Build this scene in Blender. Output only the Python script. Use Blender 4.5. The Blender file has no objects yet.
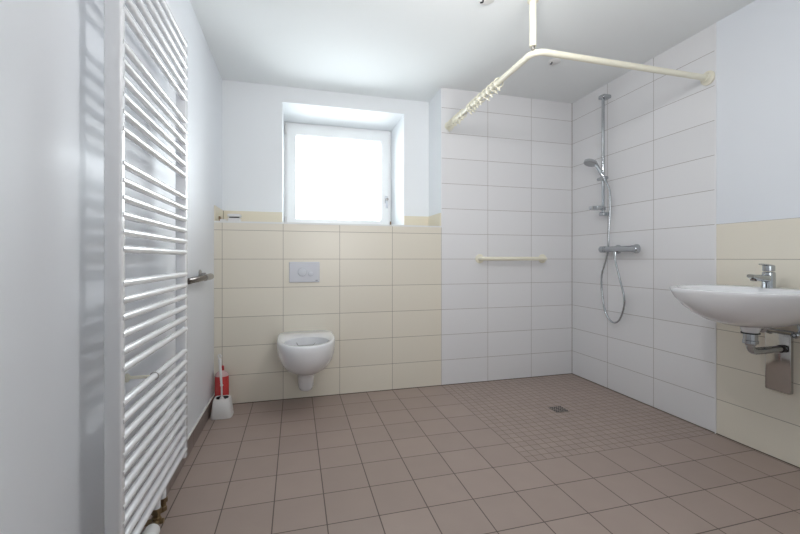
import bpy, bmesh, math, random
from mathutils import Vector, Matrix
random.seed(4)
C = bpy.context.scene
col = C.collection
PI = math.pi

# ---------------------------------------------------------------- camera, world, light, exposure
CAM_H = 1.0034
cd = bpy.data.cameras.new('camera'); cam = bpy.data.objects.new('camera', cd); col.objects.link(cam)
cam.location = (0, 0, CAM_H); cam.rotation_euler = (PI/2, 0, -0.2626)
cd.sensor_width = 36; cd.lens = 36*389.2357/800
cd.shift_y = -(267-258.61)/800
cd.clip_start = 0.02
C.camera = cam

W = bpy.data.worlds.new('overcast_sky'); C.world = W; W.use_nodes = True
bg = W.node_tree.nodes['Background']; bg.inputs[0].default_value = (0.93, 0.97, 1.0, 1); bg.inputs[1].default_value = 13.0

def area(name, loc, rot, sx, sy, power, colr=(1, 1, 1), portal=False):
    l = bpy.data.lights.new(name, 'AREA'); l.shape = 'RECTANGLE'; l.size = sx; l.size_y = sy
    l.energy = power; l.color = colr
    o = bpy.data.objects.new(name, l); o.location = loc; o.rotation_euler = rot; col.objects.link(o)
    if portal: l.cycles.is_portal = True
    return o
area('window_portal', (0.396, 3.75, 1.75), (-PI/2, 0, 0), 1.0, 1.0, 1, portal=True)
dl = area('front_fill', (0.6, -0.73, 1.5), (PI/2+0.22, 0, -0.12), 0.9, 1.2, 12, (1, 0.99, 0.98)); dl.data.spread = math.radians(85)  # soft fill added behind the camera; there is no doorway
bl = bpy.data.lights.new('room_fill', 'POINT'); bl.energy = 16.5; bl.shadow_soft_size = 0.08; bl.color = (1, 0.99, 0.98)  # unseen point fill added above the view, no lamp hangs there
bo = bpy.data.objects.new('room_fill', bl); bo.location = (0.74, 1.24, 2.08); col.objects.link(bo)

C.view_settings.view_transform = 'Standard'; C.view_settings.look = 'None'
C.view_settings.gamma = 1; C.view_settings.use_curve_mapping = False
C.view_settings.exposure = 0.0

# ---------------------------------------------------------------- room numbers
D, XL, XR, H, B, YB = 2.889, -0.5347, 2.3306, 2.357, 3.189, -0.75
T0 = -0.484; XS = 1.116; LEDGE = 1.262; YW = 3.645

# ---------------------------------------------------------------- materials
def srgb(r, g, b):
    f = lambda c: ((c/255+0.055)/1.055)**2.4 if c > 10 else c/255/12.92
    return (f(r), f(g), f(b), 1)
def mat(name, c, rough=0.5, metal=0.0, coat=0.0, trans=0.0, noise=0.0, nscale=30, bump=0.0, spec=0.5):
    m = bpy.data.materials.new(name); m.use_nodes = True; nt = m.node_tree
    p = nt.nodes['Principled BSDF']
    p.inputs['Base Color'].default_value = c; p.inputs['Roughness'].default_value = rough
    p.inputs['Metallic'].default_value = metal; p.inputs['Coat Weight'].default_value = coat
    p.inputs['Transmission Weight'].default_value = trans
    p.inputs['Specular IOR Level'].default_value = spec
    if noise or bump:
        g = nt.nodes.new('ShaderNodeNewGeometry'); n = nt.nodes.new('ShaderNodeTexNoise')
        n.inputs['Scale'].default_value = nscale; n.inputs['Detail'].default_value = 4
        nt.links.new(g.outputs['Position'], n.inputs['Vector'])
        if noise:
            mx = nt.nodes.new('ShaderNodeMix'); mx.data_type = 'RGBA'
            mx.inputs[6].default_value = tuple(v*(1-noise) for v in c[:3])+(1,)
            mx.inputs[7].default_value = tuple(min(1, v*(1+noise)) for v in c[:3])+(1,)
            nt.links.new(n.outputs['Fac'], mx.inputs[0]); nt.links.new(mx.outputs[2], p.inputs['Base Color'])
        if bump:
            b = nt.nodes.new('ShaderNodeBump'); b.inputs['Strength'].default_value = bump; b.inputs['Distance'].default_value = 0.002
            nt.links.new(n.outputs['Fac'], b.inputs['Height']); nt.links.new(b.outputs[0], p.inputs['Normal'])
    return m
def tile(name, c, joint, axes, off, tw, th, jw, rough=0.32, var=0.02, bump=0.25, mott=0.0, coat=0.0):
    """tiles from world position; axes = the two world axes, off = where a joint lies on each"""
    m = bpy.data.materials.new(name); m.use_nodes = True; nt = m.node_tree; N = nt.nodes; L = nt.links
    p = N['Principled BSDF']; p.inputs['Roughness'].default_value = rough; p.inputs['Coat Weight'].default_value = coat
    g = N.new('ShaderNodeNewGeometry'); s = N.new('ShaderNodeSeparateXYZ'); L.new(g.outputs['Position'], s.inputs[0])
    cb = N.new('ShaderNodeCombineXYZ')
    for i, a in enumerate(axes):
        ad = N.new('ShaderNodeMath'); ad.operation = 'SUBTRACT'; ad.inputs[1].default_value = off[i] - (tw, th)[i]*40
        L.new(s.outputs['XYZ'.index(a)], ad.inputs[0]); L.new(ad.outputs[0], cb.inputs[i])
    br = N.new('ShaderNodeTexBrick'); br.offset = 0; br.squash = 1
    br.inputs['Scale'].default_value = 1; br.inputs['Brick Width'].default_value = tw; br.inputs['Row Height'].default_value = th
    br.inputs['Mortar Size'].default_value = jw/2; br.inputs['Mortar Smooth'].default_value = 0.25; br.inputs['Bias'].default_value = 0
    br.inputs['Color1'].default_value = tuple(v*(1-var) for v in c[:3])+(1,)
    br.inputs['Color2'].default_value = tuple(min(1, v*(1+var)) for v in c[:3])+(1,)
    br.inputs['Mortar'].default_value = joint
    L.new(cb.outputs[0], br.inputs['Vector'])
    last = br.outputs['Color']
    if mott:
        n = N.new('ShaderNodeTexNoise'); n.inputs['Scale'].default_value = 9; n.inputs['Detail'].default_value = 8
        L.new(g.outputs['Position'], n.inputs['Vector'])
        hs = N.new('ShaderNodeHueSaturation'); mr = N.new('ShaderNodeMapRange')
        mr.inputs['To Min'].default_value = 1-mott; mr.inputs['To Max'].default_value = 1+mott
        L.new(n.outputs['Fac'], mr.inputs['Value']); L.new(mr.outputs[0], hs.inputs['Value']); L.new(last, hs.inputs['Color'])
        last = hs.outputs[0]
    L.new(last, p.inputs['Base Color'])
    iv = N.new('ShaderNodeMath'); iv.operation = 'SUBTRACT'; iv.inputs[0].default_value = 1; L.new(br.outputs['Fac'], iv.inputs[1])
    bp = N.new('ShaderNodeBump'); bp.inputs['Strength'].default_value = bump; bp.inputs['Distance'].default_value = 0.001
    L.new(iv.outputs[0], bp.inputs['Height']); L.new(bp.outputs[0], p.inputs['Normal'])
    return m

paint = mat('white_wall_paint', srgb(240, 243, 246), 0.75, noise=0.01, nscale=3, bump=0.04)
paint_l = mat('white_satin_wall_paint', srgb(235, 238, 243), 0.45, noise=0.01, nscale=3, bump=0.03, spec=0.35)
ceil_m = mat('ceiling_paint', srgb(241, 244, 245), 0.85, noise=0.01, nscale=2)
BE = srgb(231, 225, 211); BJ = srgb(150, 141, 128)
WH = srgb(232, 232, 234); WJ = srgb(158, 150, 145)
beige_b = tile('beige_wall_tile_back', BE, BJ, 'XZ', (T0, 0), 0.4, 0.2, 0.0032)
beige_r = tile('beige_wall_tile_side', BE, BJ, 'YZ', (D, 0), 0.4, 0.2, 0.0032)
beige_p = mat('beige_upstand_tile', srgb(232, 224, 203), 0.3)
ledge_m = mat('white_ledge_slab', srgb(232, 232, 230), 0.35)
white_b = tile('white_shower_tile_back', WH, WJ, 'XZ', (XR, 0), 0.405, 0.2, 0.003)
white_r = tile('white_shower_tile_side', WH, WJ, 'YZ', (D, 0), 0.4, 0.2, 0.003)
FC = srgb(168, 151, 142); FJ = srgb(96, 84, 78)
floor_m = tile('taupe_floor_tile', FC, FJ, 'XY', (T0, D), 0.2, 0.2, 0.005, rough=0.5, var=0.035, mott=0.05, bump=0.4)
mosaic_m = tile('taupe_mosaic_tile', FC, srgb(116, 103, 92), 'XY', (XS, D), 0.05, 0.05, 0.004, rough=0.5, var=0.04, mott=0.05, bump=0.4)
base_m = tile('taupe_skirting_tile', srgb(140, 126, 120), FJ, 'YZ', (D, -1), 0.2, 5, 0.004, rough=0.5)
silic = mat('pale_joint_strip', srgb(232, 232, 228), 0.4)
tilestrip = mat('white_edge_strip', srgb(236, 236, 238), 0.3)
darkjoint = mat('dark_floor_joint', srgb(90, 78, 70), 0.7)
ceramic = mat('white_ceramic', srgb(236, 237, 240), 0.12, coat=0.5)
rad_m = mat('white_radiator_enamel', srgb(236, 237, 240), 0.22, coat=0.4)
pvc = mat('white_window_pvc', srgb(248, 250, 251), 0.3)
chrome = mat('polished_chrome', srgb(184, 188, 192), 0.12, metal=1)
brushed = mat('brushed_steel', srgb(168, 166, 164), 0.32, metal=1)
dkmetal = mat('dark_steel', srgb(96, 88, 84), 0.2, metal=1)
cream = mat('cream_plastic', srgb(237, 233, 215), 0.35, coat=0.2)
grey_p = mat('pale_grey_plastic', srgb(208, 210, 217), 0.35)
btn = mat('button_satin_plastic', srgb(214, 217, 224), 0.2, coat=.5)
white_p = mat('white_plastic', srgb(232, 231, 230), 0.35)
black_p = mat('black_rubber', srgb(28, 28, 30), 0.5)
brass = mat('old_brass', srgb(146, 128, 100), 0.3, metal=1)
brown_p = mat('brown_plug', srgb(140, 112, 84), 0.5)
gasket = mat('dark_gasket', srgb(120, 122, 130), 0.6)
red_liq = mat('red_cleaner_liquid', srgb(212, 66, 66), 0.25, coat=0.4)
red_cap = mat('red_cap_plastic', srgb(186, 22, 36), 0.35)
clear_p = mat('clear_pink_plastic', srgb(226, 188, 188), 0.2, coat=0.5)
red_mark = mat('red_mark', srgb(190, 30, 30), 0.4)

def pane_mat():
    m = bpy.data.materials.new('window_glass'); m.use_nodes = True; nt = m.node_tree; N = nt.nodes; L = nt.links
    N.remove(N['Principled BSDF']); out = N['Material Output']
    t = N.new('ShaderNodeBsdfTransparent'); t.inputs[0].default_value = (0.95, 0.97, 0.97, 1)
    g = N.new('ShaderNodeBsdfGlossy'); g.inputs['Roughness'].default_value = 0.03
    f = N.new('ShaderNodeFresnel'); f.inputs['IOR'].default_value = 1.45
    mx = N.new('ShaderNodeMixShader'); L.new(f.outputs[0], mx.inputs[0]); L.new(t.outputs[0], mx.inputs[1]); L.new(g.outputs[0], mx.inputs[2])
    L.new(mx.outputs[0], out.inputs['Surface']); return m
glass = pane_mat()

# ---------------------------------------------------------------- helpers
def obj(name, bm, m, parent=None, smooth=False, angle=40):
    bmesh.ops.recalc_face_normals(bm, faces=bm.faces)
    off = Vector((0, 0, 0)); q = parent
    while q: off += q.location; q = q.parent
    for v in bm.verts: v.co -= off
    me = bpy.data.meshes.new(name); bm.to_mesh(me); bm.free()
    ms = m if isinstance(m, (list, tuple)) else [m]
    for x in ms: me.materials.append(x)
    if smooth:
        for p in me.polygons: p.use_smooth = True
        try: me.set_sharp_from_angle(angle=math.radians(angle))
        except Exception: pass
    o = bpy.data.objects.new(name, me); col.objects.link(o)
    if parent: o.parent = parent
    return o
def thing(name, label, cat, loc=(0, 0, 0), group=None):
    o = bpy.data.objects.new(name, None); col.objects.link(o); o.location = loc; o.empty_display_size = 0.05
    o['label'] = label; o['category'] = cat
    if group: o['group'] = group
    return o
def struct(name, bm, m, **k):
    o = obj(name, bm, m, **k); o['kind'] = 'structure'
    return o
def box(bm, x0, x1, y0, y1, z0, z1, bev=0, seg=2, mi=0):
    r = bmesh.ops.create_cube(bm, size=1)
    vs = r['verts']
    for v in vs:
        v.co = Vector(((x0+x1)/2+v.co.x*(x1-x0), (y0+y1)/2+v.co.y*(y1-y0), (z0+z1)/2+v.co.z*(z1-z0)))
    fs = list({f for v in vs for f in v.link_faces})
    for f in fs: f.material_index = mi
    if bev:
        es = list({e for v in vs for e in v.link_edges})
        bmesh.ops.bevel(bm, geom=es, offset=bev, segments=seg, affect='EDGES', profile=0.5)
    return bm
def B1(*a, **k): return box(bmesh.new(), *a, **k)
def tube(bm, pts, r, n=16, caps=True):
    pts = [Vector(p) for p in pts]; rs = r if isinstance(r, (list, tuple)) else [r]*len(pts)
    prev = None; rings = []
    for i, p in enumerate(pts):
        t = (pts[min(i+1, len(pts)-1)]-pts[max(i-1, 0)]).normalized()
        if prev is None:
            u = t.cross(Vector((0, 0, 1)))
            if u.length < 1e-3: u = t.cross(Vector((1, 0, 0)))
            u.normalize()
        else:
            u = (prev - t*prev.dot(t)).normalized()
        prev = u; w = t.cross(u)
        rings.append([bm.verts.new(p+(u*math.cos(a)+w*math.sin(a))*rs[i]) for a in [2*PI*k/n for k in range(n)]])
    for a, b in zip(rings, rings[1:]):
        for k in range(n): bm.faces.new((a[k], a[(k+1) % n], b[(k+1) % n], b[k]))
    if caps:
        bm.faces.new(rings[0][::-1]); bm.faces.new(rings[-1])
    return bm
def T1(*a, **k): return tube(bmesh.new(), *a, **k)
def arc(pts, rad, n=6):
    """round the inner corners of a polyline"""
    pts = [Vector(p) for p in pts]; out = [pts[0]]
    for i in range(1, len(pts)-1):
        a = (pts[i-1]-pts[i]).normalized(); b = (pts[i+1]-pts[i]).normalized()
        p0 = pts[i]+a*rad; p1 = pts[i]+b*rad
        for k in range(n+1):
            t = k/n; out.append(p0*(1-t)**2+pts[i]*2*t*(1-t)+p1*t*t)
    out.append(pts[-1]); return out
def catmull(pts, n=8):
    P = [Vector(p) for p in pts]; P = [2*P[0]-P[1]]+P+[2*P[-1]-P[-2]]; out = []
    for i in range(1, len(P)-2):
        for k in range(n):
            t = k/n; a, b, c, d = P[i-1:i+3]
            out.append(0.5*((2*b)+(c-a)*t+(2*a-5*b+4*c-d)*t*t+(3*b-a-3*c+d)*t**3))
    out.append(P[-2]); return out
def loft(bm, rings, cap0=True, cap1=True):
    R = [[bm.verts.new(p) for p in r] for r in rings]; n = len(R[0])
    for a, b in zip(R, R[1:]):
        for k in range(n): bm.faces.new((a[k], a[(k+1) % n], b[(k+1) % n], b[k]))
    if cap0: bm.faces.new(R[0][::-1])
    if cap1: bm.faces.new(R[-1])
    return bm
def disc_axis(bm, c, axis, prof, n=24):
    """lathe: prof = [(distance along axis, radius)...]"""
    c = Vector(c); ax = Vector(axis).normalized()
    u = ax.cross(Vector((0, 0, 1)));
    if u.length < 1e-3: u = Vector((1, 0, 0))
    u.normalize(); w = ax.cross(u)
    rings = [[c+ax*d+(u*math.cos(2*PI*k/n)+w*math.sin(2*PI*k/n))*max(r, 1e-4) for k in range(n)] for d, r in prof]
    return loft(bm, rings)
def L1(*a, **k): return disc_axis(bmesh.new(), *a, **k)
def torus(bm, c, axis, R, r, n=24, m=8):
    c = Vector(c); ax = Vector(axis).normalized(); u = ax.cross(Vector((0, 0, 1)))
    if u.length < 1e-3: u = Vector((1, 0, 0))
    u.normalize(); w = ax.cross(u); V = []
    for i in range(n):
        d = u*math.cos(2*PI*i/n)+w*math.sin(2*PI*i/n)
        V.append([bm.verts.new(c+d*(R+r*math.cos(2*PI*k/m))+ax*r*math.sin(2*PI*k/m)) for k in range(m)])
    for i in range(n):
        for k in range(m): bm.faces.new((V[i][k], V[(i+1) % n][k], V[(i+1) % n][(k+1) % m], V[i][(k+1) % m]))
    return bm

# ---------------------------------------------------------------- setting
T = 0.15
struct('floor', box(B1(XL-T, XS, YB-T, D+T, -0.1, 0), XS, XR+T, YB-T, 1.689, -0.1, 0), floor_m)
struct('floor_shower', B1(XS, XR+T, 1.689, D+T, -0.1, 0), mosaic_m)
struct('ceiling', B1(XL-T, XR+T, YB-T, B+0.6, H, H+0.15), ceil_m)
struct('wall_left', B1(XL-T, XL, YB-T, B+0.6, 0, H), paint_l)
struct('wall_front', B1(XL, XR, YB-T, YB, 0, H), paint)
bm = B1(XR, XR+T, 1.689, D+T, 0, H); struct('wall_right_shower', bm, white_r)
bm = B1(XR, XR+T, YB-T, 1.689, 1.2, H); struct('wall_right', bm, mat('wall_paint_shaded', srgb(232, 236, 242), 0.75, noise=0.01, nscale=3, bump=0.04))  # same wall paint, darkened and cooled: weaker light put into the colour
bm = B1(XR, XR+T, YB-T, 1.689, 0, 1.2); struct('wall_right_lower', bm, beige_r)
# shower wall: tiled block standing flush with the toilet front wall, its left return painted
bm = B1(XS, XR, D, B+0.6, 0, H)
for f in bm.faces:
    if f.normal.x < -0.5: f.material_index = 1
bm.faces.ensure_lookup_table()
bmesh.ops.recalc_face_normals(bm, faces=bm.faces)
for f in bm.faces:
    f.material_index = 1 if f.normal.x < -0.5 else 0
struct('wall_back_shower', bm, [white_b, paint])
struct('wall_back_lower', B1(XL, XS, D, B+0.6, 0, LEDGE-0.012), beige_b)
struct('trim_1', B1(XL, XS, D-0.002, YW+0.05, LEDGE-0.012, LEDGE), ledge_m)          # shelf on the half-height wall and window sill
# upper back wall with opening for window
wx0, wx1, wz1 = -0.098, 0.892, 2.233
bm = bmesh.new()
box(bm, XL, wx0, B, B+0.6, LEDGE, H); box(bm, wx1, XS, B, B+0.6, LEDGE, H); box(bm, wx0, wx1, B, B+0.6, wz1, H)
struct('wall_back', bm, paint)
# upstand tiles
up = 1.366
struct('trim_2', box(B1(XL+.008, wx0, B-0.008, B, LEDGE, up), wx1, XS-.008, B-0.008, B, LEDGE, up), beige_p)
struct('trim_3', B1(XL, XL+0.008, D, B, LEDGE, up), beige_p)
struct('trim_4', B1(XS-0.008, XS, D, B, LEDGE, up), beige_p)
struct('trim_5', B1(XL+0.010, XL+0.0125, B-0.0095, B-0.008, LEDGE, up), darkjoint)
# edge strips of the tiling
struct('trim_6', B1(XR-0.004, XR, 1.684, 1.691, 0, H), tilestrip)
struct('trim_7', B1(XS-0.002, XS+0.002, D-0.002, D+0.002, LEDGE, H), tilestrip)
struct('trim_8', B1(XR-0.003, XR, D-0.003, D, 0, H), mat('corner_joint', srgb(150, 142, 136), .6))
struct('trim_9', B1(XR-0.003, XR, YB, D-.004, 0, 0.004), darkjoint)
struct('trim_10', B1(XL, XR-.003, D-0.003, D, 0, 0.004), darkjoint)
struct('baseboard_left', B1(XL, XL+0.010, YB, D, 0, 0.085), base_m)
struct('trim_11', B1(XL, XL+0.009, YB, D, 0.085, 0.090), silic)

# window
wr = thing('window_1', 'white plastic tilt window set deep in the back wall', 'window', (0.396, YW, LEDGE)); wr['kind'] = 'structure'
def frame_bm(x0, x1, z0, z1, y0, y1, w, wt=None, wb=None, bev=0.004):
    wt = wt or w; wb = wb or w; bm = bmesh.new()
    a = [Vector(p) for p in ((x0, y0, z0), (x1, y0, z0), (x1, y0, z1), (x0, y0, z1))]
    b = [Vector(p) for p in ((x0+w, y0, z0+wb), (x1-w, y0, z0+wb), (x1-w, y0, z1-wt), (x0+w, y0, z1-wt))]
    dy = Vector((0, y1-y0, 0))
    A = [bm.verts.new(p) for p in a]; Bv = [bm.verts.new(p) for p in b]
    A2 = [bm.verts.new(p+dy) for p in a]; B2 = [bm.verts.new(p+dy) for p in b]
    for i in range(4):
        j = (i+1) % 4
        bm.faces.new((A[i], A[j], Bv[j], Bv[i])); bm.faces.new((A2[i], B2[i], B2[j], A2[j]))
        bm.faces.new((A[i], A2[i], A2[j], A[j])); bm.faces.new((Bv[i], Bv[j], B2[j], B2[i]))
    bmesh.ops.recalc_face_normals(bm, faces=bm.faces)
    es = [e for e in bm.edges if len(e.link_faces) == 2 and abs(e.calc_face_angle(0)) > 0.5]
    bmesh.ops.bevel(bm, geom=es, offset=bev, segments=2, affect='EDGES')
    return bm
obj('window_frame', frame_bm(wx0+.001, wx1-.001, LEDGE+.001, wz1-.001, YW, YW+0.07, 0.05), pvc, wr)
sash = obj('sash', frame_bm(wx0+0.022, wx1-0.022, LEDGE+0.024, wz1-0.03, YW-0.018, YW+0.055, 0.078, 0.082, 0.078, 0.006), pvc, wr)
obj('gasket', frame_bm(wx0+0.098, wx1-0.098, LEDGE+0.100, wz1-0.110, YW+0.006, YW+0.02, 0.005, bev=0.001), gasket, sash)
obj('pane', B1(wx0+0.099, wx1-0.099, YW+0.018, YW+0.024, LEDGE+0.101, wz1-0.111), glass, sash)
hx, hz = 0.837, 1.565
hd = obj('handle', box(B1(hx-0.014, hx+0.014, YW-0.030, YW-0.018, hz-0.035, hz+0.035, bev=0.005), hx-0.010, hx+0.010, YW-0.060, YW-0.046, hz-0.085, hz+0.012, bev=0.005), grey_p, sash)
tube_b = T1([(hx, YW-0.03, hz), (hx, YW-0.066, hz)], 0.013); obj('spindle', tube_b, brushed, hd)
for z in (1.335, 2.165):
    obj('hinge', T1([(wx0+0.014, YW-0.014, z-0.045), (wx0+0.014, YW-0.014, z+0.045)], 0.009), white_p, wr, smooth=True)
obj('hinge_plug', B1(wx1-0.014, wx1-0.004, YW-0.012, YW, 1.285, 1.36, bev=0.002), brown_p, wr)

# ---------------------------------------------------------------- towel radiator
rt = thing('towel_radiator', 'tall white ladder towel radiator mounted on the left wall', 'radiator', (XL+.03, 1.51, 0.164))
PX0, PX1 = -0.484, -0.4435
for y0 in (1.18, 1.81):
    obj('post', B1(PX0, PX1, y0, y0+0.03, 0.164, 1.93, bev=0.006, seg=3), rad_m, rt, smooth=True, angle=30)
slots = [k for k in range(38) if k not in (6, 13, 20, 27)]
bar_src = None
for k in slots:
    z = 1.907-k*0.0462
    if bar_src is None:
        zb = z; bar_src = obj('bar', T1([(-0.452, 1.195, z), (-0.452, 1.825, z)], 0.0112, 20), rad_m, rt, smooth=True)
    else:
        c = bar_src.copy(); c.parent = rt; col.objects.link(c); c.location.z += z-zb
zE = 1.907-28*0.0462
for (y, z) in ((1.46, zE),):
    bk = obj('wall_bracket', T1([(-0.452, y, z), (XL+0.006, y, z)], 0.0055, 12), cream, rt, smooth=True)
    obj('bracket_rose', L1((XL+0.0005, y, z), (1, 0, 0), [(0, 0.014), (0.006, 0.014), (0.010, 0.008)]), cream, bk, smooth=True)
    obj('clamp_ring', torus(bmesh.new(), (-0.452, y, z), (0, 1, 0), 0.0125, 0.002), brushed, bk, smooth=True)
for y in (1.50, 1.56):
    st = obj('connection_stub', T1([(-0.458, y, 0.192), (-0.458, y, 0.150)], 0.0125), rad_m, rt, smooth=True)
    nb = bmesh.new()
    disc_axis(nb, (-0.458, y, 0.152), (0, 0, -1), [(0, .011), (0, .017), (.016, .017), (.018, .012), (.030, .012), (.032, .015), (.046, .015)], 6)
    obj('brass_nut', nb, brass, st)
obj('supply_pipe', T1(arc([(-0.458, 1.56, 0.128), (-0.458, 1.56, 0.105), (XL+0.012, 1.56, 0.105)], .008), 0.009, 12), brass, rt, smooth=True)
vb = T1(arc([(-0.458, 1.50, 0.128), (-0.458, 1.50, 0.105), (XL+0.012, 1.50, 0.105)], .008), 0.010, 12)
disc_axis(vb, (-0.458, 1.50, 0.105), (0, -1, 0), [(0, .012), (.03, .012), (.03, .016), (.045, .016)], 12)
disc_axis(vb, (-0.458, 1.50, 0.105), (1, 0, 0), [(0, .009), (.022, .009), (.024, .006)], 12)
valve = obj('valve', vb, brass, rt, smooth=True)
obj('thermostat_head', L1((-0.456, 1.458, 0.105), (0, -1, 0), [(0, .018), (.004, .023), (.03, .026), (.07, .026), (.078, .021), (.080, .0)], 28), white_p, valve, smooth=True)

# steel rail on the left wall beyond the radiator
rl = thing('wall_rail', 'short steel rail with matt grey sleeve on left wall past the radiator', 'rail', (XL, 2.45, 0.905))
obj('rose', L1((XL, 2.47, 0.912), (1, 0, 0), [(0, .028), (.006, .028), (.009, .022), (.009, .010), (.034, .010)]), brushed, rl, smooth=True)
obj('chrome_bar', T1([(XL+0.042, 2.03, 0.896), (XL+0.042, 2.035, 0.896), (XL+0.042, 2.46, 0.896)], [0.012, .015, .015], 20), dkmetal, rl, smooth=True)
obj('sleeve', T1([(XL+0.042, 2.40, 0.896), (XL+0.042, 2.56, 0.896), (XL+.042, 2.57, .896)], [0.019, .019, .015], 20), brushed, rl, smooth=True)

# ---------------------------------------------------------------- toilet
TX = 0.070
def sring(c, s0, hw, lf, lb, z, nf=2.0, nb=5.0, n=64, dx=0):
    out = []
    for k in range(n):
        a = 2*PI*k/n; ca, sa = math.cos(a), math.sin(a)
        e = nf if sa > 0 else nb
        x = hw*math.copysign(abs(ca)**(2/e), ca); s = s0+(lf if sa > 0 else lb)*math.copysign(abs(sa)**(2/e), sa)
        out.append(c(x, s, z))
    return out
tc = lambda x, s, z: Vector((TX+x*1.03, D-s*(1+.045*max(0, min(1, (z-.24)/.2))), z+.003*max(0, min(1, (z-.3)/.15))))
tl = thing('toilet', 'white wall-hung toilet bowl without a seat, under the flush plate', 'toilet', (TX, D, 0.12))
R = []
# outer skin from the foot up
for z, hw, s0, lf, lb, nf in [(0.106, .006, .14, .01, .01, 2), (0.108, .030, .14, .05, .10, 2), (0.116, .043, .14, .068, .128, 2), (0.135, .050, .14, .078, .1375, 2), (0.20, .054, .14, .088, .1385, 2), (0.232, .059, .145, .105, .1435, 2),
                          (0.250, .080, .155, .150, .1535, 2.0), (0.270, .112, .17, .210, .1685, 2.0), (0.300, .143, .19, .255, .1885, 2.0), (0.340, .165, .20, .292, .1985, 2.05), (0.390, .178, .21, .308, .2085, 2.1),
                          (0.440, .182, .215, .310, .2135, 2.15), (0.470, .182, .215, .308, .2135, 2.15), (0.479, .178, .215, .304, .2135, 2.15), (0.482, .172, .215, .298, .2095, 2.15)]:
    R.append(sring(tc, s0, hw, lf, lb, z, nf, 5 if z > .24 else 3))
# rim to the hole and into the bowl
for z, hw, s0, lf, lb in [(0.482, .138, .352, .136, .137), (0.478, .132, .352, .130, .131), (0.44, .128, .350, .124, .128), (0.38, .110, .335, .105, .115), (0.32, .085, .31, .085, .095), (0.27, .06, .29, .06, .07), (0.25, .02, .28, .02, .03)]:
    R.append(sring(tc, s0, hw, lf, lb, z, 2, 2))
obj('bowl', loft(bmesh.new(), R), ceramic, tl, smooth=True, angle=50)
gy = D-0.30
obj('bowl_wire', T1(arc([(TX-.062, gy+0.006, .462), (TX-.054, gy, .443), (TX+.046, gy, .443), (TX+.056, gy+0.006, .458)], .010), .0025, 8), brushed, tl, smooth=True)  # thin grey wire bent into a U inside the bowl
obj('fixing_cap', L1((TX+.177, D-0.10, .36), (1, 0, 0), [(-.015, .010), (.0, .010), (.002, .007)]), white_p, tl, smooth=True)

# flush plate
fx0, fx1, fz0, fz1 = -0.043, 0.170, 0.833, 0.980
fp = thing('flush_plate', 'pale grey two-button flush plate on beige tiles above the toilet', 'flush plate', ((fx0+fx1)/2, D, fz0))
pm = obj('plate', B1(fx0, fx1, D-0.012, D, fz0, fz1, bev=0.004), grey_p, fp)
def on_back(u, v, y):   # measured picture points on planes parallel to the back wall
    s, c = math.sin(.2626), math.cos(.2626); q = (u-400)/389.2357
    dx, dy, dz = s+q*c, c-q*s, (258.61-v)/389.2357
    t = y/dy; return dx*t, CAM_H+dz*t
bx, bz = on_back(302.3, 272, D-.012); sx_, sz_ = on_back(310.2, 273.6, D-.012)
obj('large_button', L1((bx, D-.012, bz), (0, -1, 0), [(0, .034), (.001, .034), (.001, .031), (.010, .029), (.013, .020), (.014, .0)]), btn, fp, smooth=True)
obj('small_button', L1((sx_+.002, D-.012, sz_), (0, -1, 0), [(0, .021), (.001, .021), (.001, .0185), (.009, .017), (.011, .010), (.0115, .0)]), btn, fp, smooth=True)
obj('maker_mark', B1(fx1-0.030, fx1-0.014, D-0.0125, D-0.012, fz0+0.011, fz0+0.016), gasket, fp)

# items on shelf
sd = thing('soap_dish', 'small white lidded dish on the tiled shelf left of the window', 'dish', (-0.42, D+0.07, LEDGE))
obj('base', B1(-0.452, -0.372, D+0.012, D+0.075, LEDGE, LEDGE+0.024, bev=0.006), white_p, sd)
obj('opening', B1(-0.442, -0.380, D+0.017, D+0.070, LEDGE+0.022, LEDGE+0.032), black_p, sd)
obj('lid', B1(-0.455, -0.368, D+0.008, D+0.082, LEDGE+0.031, LEDGE+0.052, bev=0.009, seg=3), white_p, sd)
cl = thing('brown_bracket', 'small brown and white angle piece beside the dish on the shelf', 'bracket', (-0.49, D+0.06, LEDGE))
obj('foot', B1(-0.505, -0.462, D+0.02, D+0.06, LEDGE, LEDGE+0.014, bev=.003), white_p, cl)
obj('upright', B1(-0.511, -0.500, D+0.02, D+0.06, LEDGE, LEDGE+0.034, bev=.002), brown_p, cl)

# ---------------------------------------------------------------- toilet brush and bottle
bxc, byc = -0.450, 2.690
tb = thing('toilet_brush', 'white toilet brush standing in its white tapered holder in the corner', 'toilet brush', (bxc, byc, 0))
def sq(x, y, z, hx, hy, n=40, e=5):
    return [Vector((x+hx*math.copysign(abs(math.cos(a))**(2/e), math.cos(a)), y+hy*math.copysign(abs(math.sin(a))**(2/e), math.sin(a)), z)) for a in [2*PI*k/n for k in range(n)]]
rg = [sq(bxc, byc, 0.0, .060, .055), sq(bxc, byc, .004, .064, .058), sq(bxc, byc, .05, .059, .054), sq(bxc, byc, .112, .050, .047), sq(bxc, byc, .118, .046, .043), sq(bxc, byc, .118, .038, .034, e=2.4), sq(bxc, byc, .112, .036, .032, e=2.4), sq(bxc, byc, .02, .034, .030, e=2.4)]
hb = loft(bmesh.new(), rg, cap0=True, cap1=True); hb.faces.ensure_lookup_table()
for f in hb.faces:
    c = f.calc_center_median()
    if max(abs(c.x-bxc), abs(c.y-byc)) < .0365 and c.z < .1175: f.material_index = 1
obj('holder', hb, [white_p, black_p], tb, smooth=True, angle=50)
hp = [(bxc-.002, byc-.003, .06), (bxc-.003, byc-.003, .20), (bxc-.012, byc-.004, .335)]
hd = T1([hp[0], (bxc-.003, byc-.003, .19), (bxc-.003, byc-.003, .195), (bxc-.004, byc-.003, .200), (bxc-.0045, byc-.003, .205), (bxc-.014, byc-.003, .366)], [.0055, .0055, .009, .009, .0065, .0095], 14)
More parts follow.
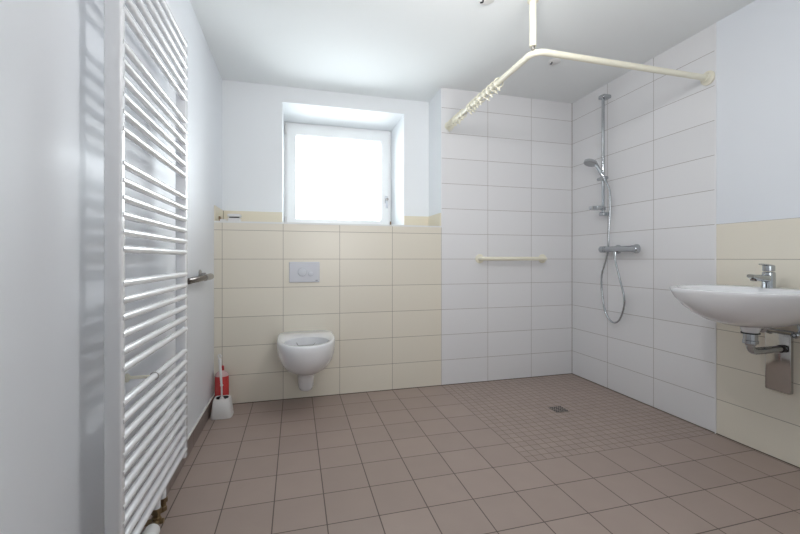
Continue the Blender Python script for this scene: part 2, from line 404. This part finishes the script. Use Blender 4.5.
torus(hd, (bxc-.0155, byc-.003, .383), (0.2, 1, 0), .0095, .0038)
obj('handle', hd, white_p, tb, smooth=True)
obj('brush_head', L1((bxc-.002, byc-.003, .02), (0, 0, 1), [(0, .018), (.01, .026), (.075, .026), (.095, .012), (.103, .010)]), white_p, tb, smooth=True)

blx, bly = -0.472, 2.808
bt = thing('cleaner_bottle', 'red bottle of cleaning liquid on the floor behind the toilet brush', 'bottle', (blx, bly, 0))
pr = [(0, .040), (.004, .043), (.03, .043), (.225, .043)]
def oval(z, a, b): return [Vector((blx+a*math.cos(2*PI*k/32), bly+b*math.sin(2*PI*k/32), z)) for k in range(32)]
obj('body', loft(bmesh.new(), [oval(z, r, r*.72) for z, r in [(0, .038), (.004, .043), (.12, .044), (.225, .043)]]), red_liq, bt, smooth=True, angle=60)
obj('shoulder', loft(bmesh.new(), [oval(z, r, min(r, r*.72+.004)) for z, r in [(.225, .043), (.238, .040), (.250, .029), (.258, .014), (.266, .012)]]), clear_p, bt, smooth=True, angle=60)
obj('cap', L1((blx, bly, .262), (0, 0, 1), [(0, .0135), (.002, .0145), (.026, .0135), (.029, .010)]), red_cap, bt, smooth=True)

# ---------------------------------------------------------------- grab rail in the shower
gl, gr_, gz = 1.445, 2.03, 1.003
gt = thing('grab_rail', 'cream horizontal grab rail on the back shower wall', 'grab rail', ((gl+gr_)/2, D, gz))
obj('bar', T1(arc([(gl, D-0.002, gz), (gl, D-0.062, gz), (gr_, D-0.062, gz), (gr_, D-0.002, gz)], .03), .016, 18), cream, gt, smooth=True)
for x in (gl, gr_):
    obj('rose', L1((x, D, gz), (0, -1, 0), [(0, .037), (.008, .037), (.012, .030), (.012, .018), (.02, .017)]), cream, gt, smooth=True)

# ---------------------------------------------------------------- shower rail set
SX = XR-0.052; SY = 2.478
sr = thing('shower_rail', 'upright chrome shower rail with slider on the right tiled wall', 'shower rail', (XR, SY, 1.33))
obj('pole', T1([(SX, SY, 1.338), (SX, SY, 2.245)], .0105, 18), chrome, sr, smooth=True)
for z, w in ((2.243, .030), (1.345, .024)):
    m_ = B1(SX-.020, XR, SY-w, SY+w, z-.014, z+.014, bev=.008, seg=3)
    obj('wall_mount', m_, chrome, sr, smooth=True)
sl = bmesh.new()
box(sl, SX-.02, SX+.02, SY-.02, SY+.02, 1.600, 1.632, bev=.008, seg=3)
tube(sl, [(SX-.005, SY-.045, 1.615), (SX-.005, SY+.045, 1.618)], .012, 14)
obj('slider', sl, chrome, sr, smooth=True)
db = bmesh.new()
cx_, cy_, cz_ = SX-.052, SY+.012, 1.378
disc_axis(db, (cx_, cy_, cz_), (0, 0, 1), [(0, .046), (.003, .050), (.022, .053), (.024, .050), (.006, .046), (.006, .0)], 28)
obj('soap_tray', db, chrome, sr, smooth=True)
obj('tray_clip', B1(SX-.014, SX+.014, SY-.014, SY+.014, 1.372, 1.402, bev=.004), chrome, sr, smooth=True)

# thermostat mixer
tm = thing('shower_mixer', 'chrome bar thermostat mixer on the right shower wall', 'shower mixer', (XR, 2.30, 1.10))
MZ = 1.073; MX = XR-.068
TYS = (2.385, 2.222)
mb = bmesh.new()
disc_axis(mb, (MX, 2.145, MZ), (0, 1, 0), [(0, .018), (.004, .023), (.05, .024), (.05, .021), (.285, .021), (.285, .023), (.335, .022), (.340, .017)], 26)
obj('body', mb, chrome, tm, smooth=True, angle=30)
for y in TYS:
    obj('rose', L1((XR, y, MZ), (-1, 0, 0), [(0, .033), (.006, .033), (.018, .027), (.018, .016), (.060, .015)]), chrome, tm, smooth=True)
obj('knob', L1((MX, 2.445, MZ), (0, 1, 0), [(0, .0245), (.035, .0245), (.042, .020), (.042, .0)], 20), chrome, tm, smooth=True, angle=30)
obj('outlet', L1((MX, 2.345, MZ-.018), (0, 0, -1), [(0, .013), (.015, .013), (.015, .010), (.03, .010)]), chrome, tm, smooth=True)

spray = mat('satin_chrome_plastic', srgb(178, 181, 184), .3, metal=.6)
# hand shower + hose
hs = thing('hand_shower', 'chrome hand shower resting in the slider of the rail', 'hand shower', (SX, SY, 1.6))
hx0 = Vector((SX-.010, SY-.030, 1.600)); hx1 = Vector((SX-.052, SY+.028, 1.745))
dirv = (hx1-hx0).normalized()
obj('handle', T1([hx0-dirv*.01, hx0, hx0+dirv*.05, hx1, hx1+dirv*.01], [.009, .010, .012, .014, .012], 16), chrome, hs, smooth=True)
hc = hx1+Vector((-.020, .018, .006)); nrm = Vector((-.35, .0, -.92)).normalized()
obj('spray_head', L1(hc-nrm*.012, nrm, [(0, .018), (.004, .040), (.012, .049), (.028, .049), (.033, .042), (.033, .0)], 30), spray, hs, smooth=True, angle=35)
hp = catmull([hx0-dirv*.012, (SX+.012, SY-.050, 1.52), (SX+.020, SY-.048, 1.38), (SX+.02, SY-.035, 1.2), (XR-.030, SY-.02, 1.04), (XR-.034, SY+.035, .86), (XR-.030, SY+.02, .66), (XR-.032, 2.455, .560), (XR-.035, 2.39, .525), (XR-.04, 2.325, .570), (XR-.045, 2.285, .70), (XR-.055, 2.318, .86), (MX, 2.345, MZ-.08), (MX, 2.345, MZ-.045)], 10)
obj('hose', T1(hp, [.0065 if (i % 2) else .0072 for i in range(len(hp))], 12), chrome, hs, smooth=True, angle=80)

# ---------------------------------------------------------------- curtain rod
RX, RY, RZ = 1.172, 1.728, 2.057
cr = thing('curtain_rod', 'cream L-shaped shower curtain rod hung from the ceiling', 'curtain rod', (RX, RY, RZ))
obj('rod', T1(arc([(RX, D-.002, RZ), (RX, RY, RZ), (XR-.002, RY, RZ)], .07, 10), .0165, 18), cream, cr, smooth=True)
obj('wall_flange', L1((RX, D, RZ), (0, -1, 0), [(0, .030), (.007, .030), (.012, .022), (.018, .020)]), cream, cr, smooth=True)
obj('wall_flange', L1((XR, RY, RZ), (-1, 0, 0), [(0, .040), (.010, .040), (.016, .026), (.035, .023)]), cream, cr, smooth=True)
cp = obj('ceiling_post', T1([(RX-.004, RY+.010, RZ+.026), (RX-.004, RY+.010, H-.001)], .0172, 18), cream, cr, smooth=True)
obj('ceiling_flange', L1((RX-.004, RY+.010, H), (0, 0, -1), [(0, .040), (.008, .040), (.014, .027), (.045, .027), (.048, .02)]), cream, cp, smooth=True)
obj('steel_pin', T1([(RX-.004, RY+.010, RZ+.010), (RX-.004, RY+.010, RZ+.029)], .009, 12), brushed, cp, smooth=True)

# curtain rings
def make_ring(y, tilt):
    t = thing('curtain_ring', 'x', 'curtain ring', (RX, y, RZ))
    a = (math.sin(tilt), math.cos(tilt), 0.12)
    obj('hoop', torus(bmesh.new(), (RX, y, RZ-.0035), a, .0275, .0040, 20, 8), cream, t, smooth=True)
    obj('hook', box(T1(arc([(RX+.002, y, RZ-.031), (RX+.002, y, RZ-.046), (RX+.010, y-.004, RZ-.052)], .006), .0035, 8), RX-.006, RX+.008, y-.005, y+.005, RZ-.046, RZ-.030, bev=.002), cream, t, smooth=True)
    return t
def on_rod(u):
    s, c = math.sin(.2626), math.cos(.2626); q = (u-400)/389.2357
    return RX*(c-q*s)/(s+q*c)
us = [498.5, 494.5, 490.5, 486, 481.5, 478, 475, 472, 469.8, 463, 460.2, 458, 456, 454, 452, 450.3, 448.8]
ring_src = None
for i, u in enumerate(us):
    y = on_rod(u)
    if ring_src is None:
        ring_src = make_ring(y, 0.15); y0r = y; r = ring_src
    else:
        r = ring_src.copy(); col.objects.link(r); r.location = (RX, y, RZ); r.rotation_euler = (0, random.uniform(-.3, .3), random.uniform(-.42, .25))
        for ch in list(ring_src.children):
            c = ch.copy(); c.parent = r; col.objects.link(c)
    r['group'] = 'curtain rings on the rod'
    od = ['first', 'second', 'third', 'fourth', 'fifth', 'sixth', 'seventh', 'eighth', 'ninth']
    if i < 9: lb = 'cream curtain ring, %s of the row between the rod bend and the bare gap' % od[i]
    else: lb = 'cream curtain ring in the bunch near the wall, %s counted from the bare gap' % od[i-9]
    r['label'] = lb

# ceiling outlets
for (x, y, lb) in ((1.697, 2.304, 'small white ceiling outlet with dark wire above the shower'), (0.945, 1.845, 'small white ceiling outlet with dark wire left of the ceiling post, at picture top')):
    co = thing('ceiling_outlet', lb, 'ceiling outlet', (x, y, H))
    obj('cap', L1((x+.02, y, H), (0, 0, -1), [(0, .040), (.004, .040), (.008, .034), (.008, .0)]), white_p, co, smooth=True)
    obj('wire', T1(arc([(x, y, H-.006), (x-.004, y-.004, H-.022), (x-.018, y-.004, H-.026)], .006), .004, 8), black_p, co, smooth=True)

# floor drain
dx, dy = 1.69, 2.225
fd = thing('floor_drain', 'square steel floor drain in the mosaic shower floor', 'drain', (dx, dy, 0))
obj('grate', B1(dx-.048, dx+.048, dy-.048, dy+.048, 0, .003, bev=.001), mat('dull_steel', srgb(150, 140, 134), .5, metal=.4), fd)
for i in range(4):
    for j in range(3):
        x = dx-.032+j*.032; y = dy-.033+i*.022
        bm = T1([(x-.012, y-.006, .0031), (x-.004, y+.005, .0031), (x+.004, y-.005, .0031), (x+.012, y+.006, .0031)], .0046, 8)
        for v in bm.verts: v.co.z = .0030+(v.co.z-.0031)*.2
        obj('slot', bm, black_p, fd)

# ---------------------------------------------------------------- washbasin
WY = 1.352; WZ = 0.851
wb = thing('washbasin', 'white ceramic washbasin on the right wall under a chrome tap', 'washbasin', (XR, WY, 0.67))
wc = lambda x, s, z: Vector((XR-s, WY+x, z+.010))
R = []
for z, hw, s0, lf, lb in [(.672, .02, .25, .02, .02), (.674, .055, .25, .055, .06), (.682, .100, .25, .12, .12), (.700, .155, .255, .175, .20), (.728, .205, .26, .215, .24), (.762, .248, .265, .245, .2635),
                          (.800, .280, .27, .266, .2685), (.830, .298, .27, .278, .2685), (.843, .303, .27, .282, .2685), (.849, .302, .27, .281, .2685), (.851, .296, .27, .275, .2635)]:
    R.append(sring(wc, s0, hw, lf, lb, z, 2.15, 4 if z > .7 else 2.5))
for z, hw, s0, lf, lb in [(.850, .268, .30, .222, .155), (.845, .258, .30, .212, .148), (.81, .235, .30, .190, .140), (.77, .18, .29, .15, .12), (.74, .10, .27, .09, .08), (.733, .02, .25, .02, .02)]:
    R.append(sring(wc, s0, hw, lf, lb, z, 2.15, 3))
obj('bowl', loft(bmesh.new(), R), ceramic, wb, smooth=True, angle=50)
DX, DYy = XR-.245, WY
obj('drain_collar', L1((DX, DYy, .690), (0, 0, -1), [(0, .040), (.018, .038), (.036, .032), (.036, .0)]), ceramic, wb, smooth=True)
obj('waste_ring', L1((DX, DYy, .7455), (0, 0, 1), [(0, .030), (.003, .030), (.004, .02)]), chrome, wb, smooth=True)

# tap
WZ = .856; fx, fy = XR-.105, WY+.012
ft = thing('basin_tap', 'chrome single-lever mixer tap on the washbasin', 'tap', (fx, fy, WZ))
obj('body', L1((fx, fy, WZ-.001), (0, 0, 1), [(0, .028), (.003, .028), (.006, .0262), (.080, .0250), (.084, .021)], 28), chrome, ft, smooth=True, angle=30)
def xloft(secs):   # rounded rectangles along -x
    rs = []
    for x, z, hy, hz in secs:
        rs.append([Vector((x, fy+hy*math.copysign(abs(math.cos(a))**.5, math.cos(a)), z+hz*math.copysign(abs(math.sin(a))**.5, math.sin(a)))) for a in [2*PI*k/24 for k in range(24)]])
    return loft(bmesh.new(), rs)
sp = obj('spout', xloft([(fx-.005, WZ+.052, .020, .018), (fx-.05, WZ+.053, .019, .016), (fx-.10, WZ+.058, .017, .013), (fx-.122, WZ+.064, .016, .008)]), chrome, ft, smooth=True)
obj('aerator', L1((fx-.100, fy, WZ+.052), (-.2, 0, -1), [(0, .012), (.012, .012), (.012, .009)]), dkmetal, sp, smooth=True)
lv = bmesh.new()
disc_axis(lv, (fx, fy, WZ+.086), (0, 0, 1), [(0, .021), (.002, .0235), (.026, .0235), (.030, .019)], 28)
obj('lever', lv, chrome, ft, smooth=True, angle=30)
obj('lever_grip', xloft([(fx+.012, WZ+.112, .018, .005), (fx-.02, WZ+.116, .017, .0045), (fx-.048, WZ+.120, .013, .003)]), chrome, ft, smooth=True)

# trap
tr = thing('basin_trap', 'chrome waste trap pipe under the washbasin', 'trap', (DX, DYy, .53))
obj('gasket', L1((DX, DYy, .654), (0, 0, -1), [(0, .036), (.006, .036)]), black_p, tr, smooth=True, angle=30)
PZ = .563
obj('inlet', L1((DX, DYy, .648), (0, 0, -1), [(0, .0275), (.030, .0275), (.032, .030), (.046, .030), (.047, .022), (.055, .020)], 28), chrome, tr, smooth=True, angle=30)
obj('pipe', T1(arc([(DX, DYy, .60), (DX, DYy, PZ), (XR-.016, DYy, PZ)], .034, 8), .0165, 20), chrome, tr, smooth=True)
obj('seal', L1((XR-.05, DYy, PZ), (1, 0, 0), [(0, .019), (.016, .019)]), black_p, tr, smooth=True, angle=30)

# cover plate on the wall
cpx = XR-.024
cpl = thing('cover_plate', 'mirror-polished steel cover plate on beige tiles behind the trap', 'cover plate', (XR, 1.40, .36))
obj('plate', B1(cpx, XR, 1.324, 1.432, .345, .637, bev=.006, seg=3), mat('mirror_steel', srgb(188, 186, 184), .10, metal=1), cpl, smooth=True, angle=30)
# angle valves
for (y, lb) in ((1.455, 'small chrome angle valve under the basin, left of the cover plate'), (1.275, 'small chrome angle valve under the basin at the picture edge')):
    av = thing('angle_valve', lb, 'valve', (XR, y, .645))
    b2 = L1((XR, y, .645), (-1, 0, 0), [(0, .024), (.006, .024), (.009, .011), (.05, .011), (.05, .014), (.062, .014)], 18)
    disc_axis(b2, (XR-.045, y, .645), (0, 0, 1), [(0, .009), (.03, .009), (.03, .011), (.045, .011)], 16)
    obj('body', b2, chrome, av, smooth=True, angle=35)
    kb = obj('knob', L1((XR-.062, y, .645), (-1, 0, 0), [(0, .015), (.02, .016), (.024, .012)], 10), chrome, av)
    obj('flexible_hose', T1(catmull([(XR-.045, y, .69), (XR-.050, y, .72), (XR-.075, WY+(y-WY)*.4, .76)], 6), .005, 10), brushed, av, smooth=True)
    obj('colour_dot', L1((XR-.0861, y, .645), (-1, 0, 0), [(0, .005), (.001, .005)], 10), red_mark if y > 1.4 else grey_p, kb)
lk = thing('connection_pipe', 'thin chrome pipe slanting across the wall above the cover plate', 'pipe', (XR-.05, 1.37, .62))
obj('pipe', T1(arc([(XR-.05, 1.452, .646), (XR-.040, 1.44, .652), (XR-.040, 1.30, .652), (XR-.05, 1.279, .646)], .006), .0045, 10), chrome, lk, smooth=True)
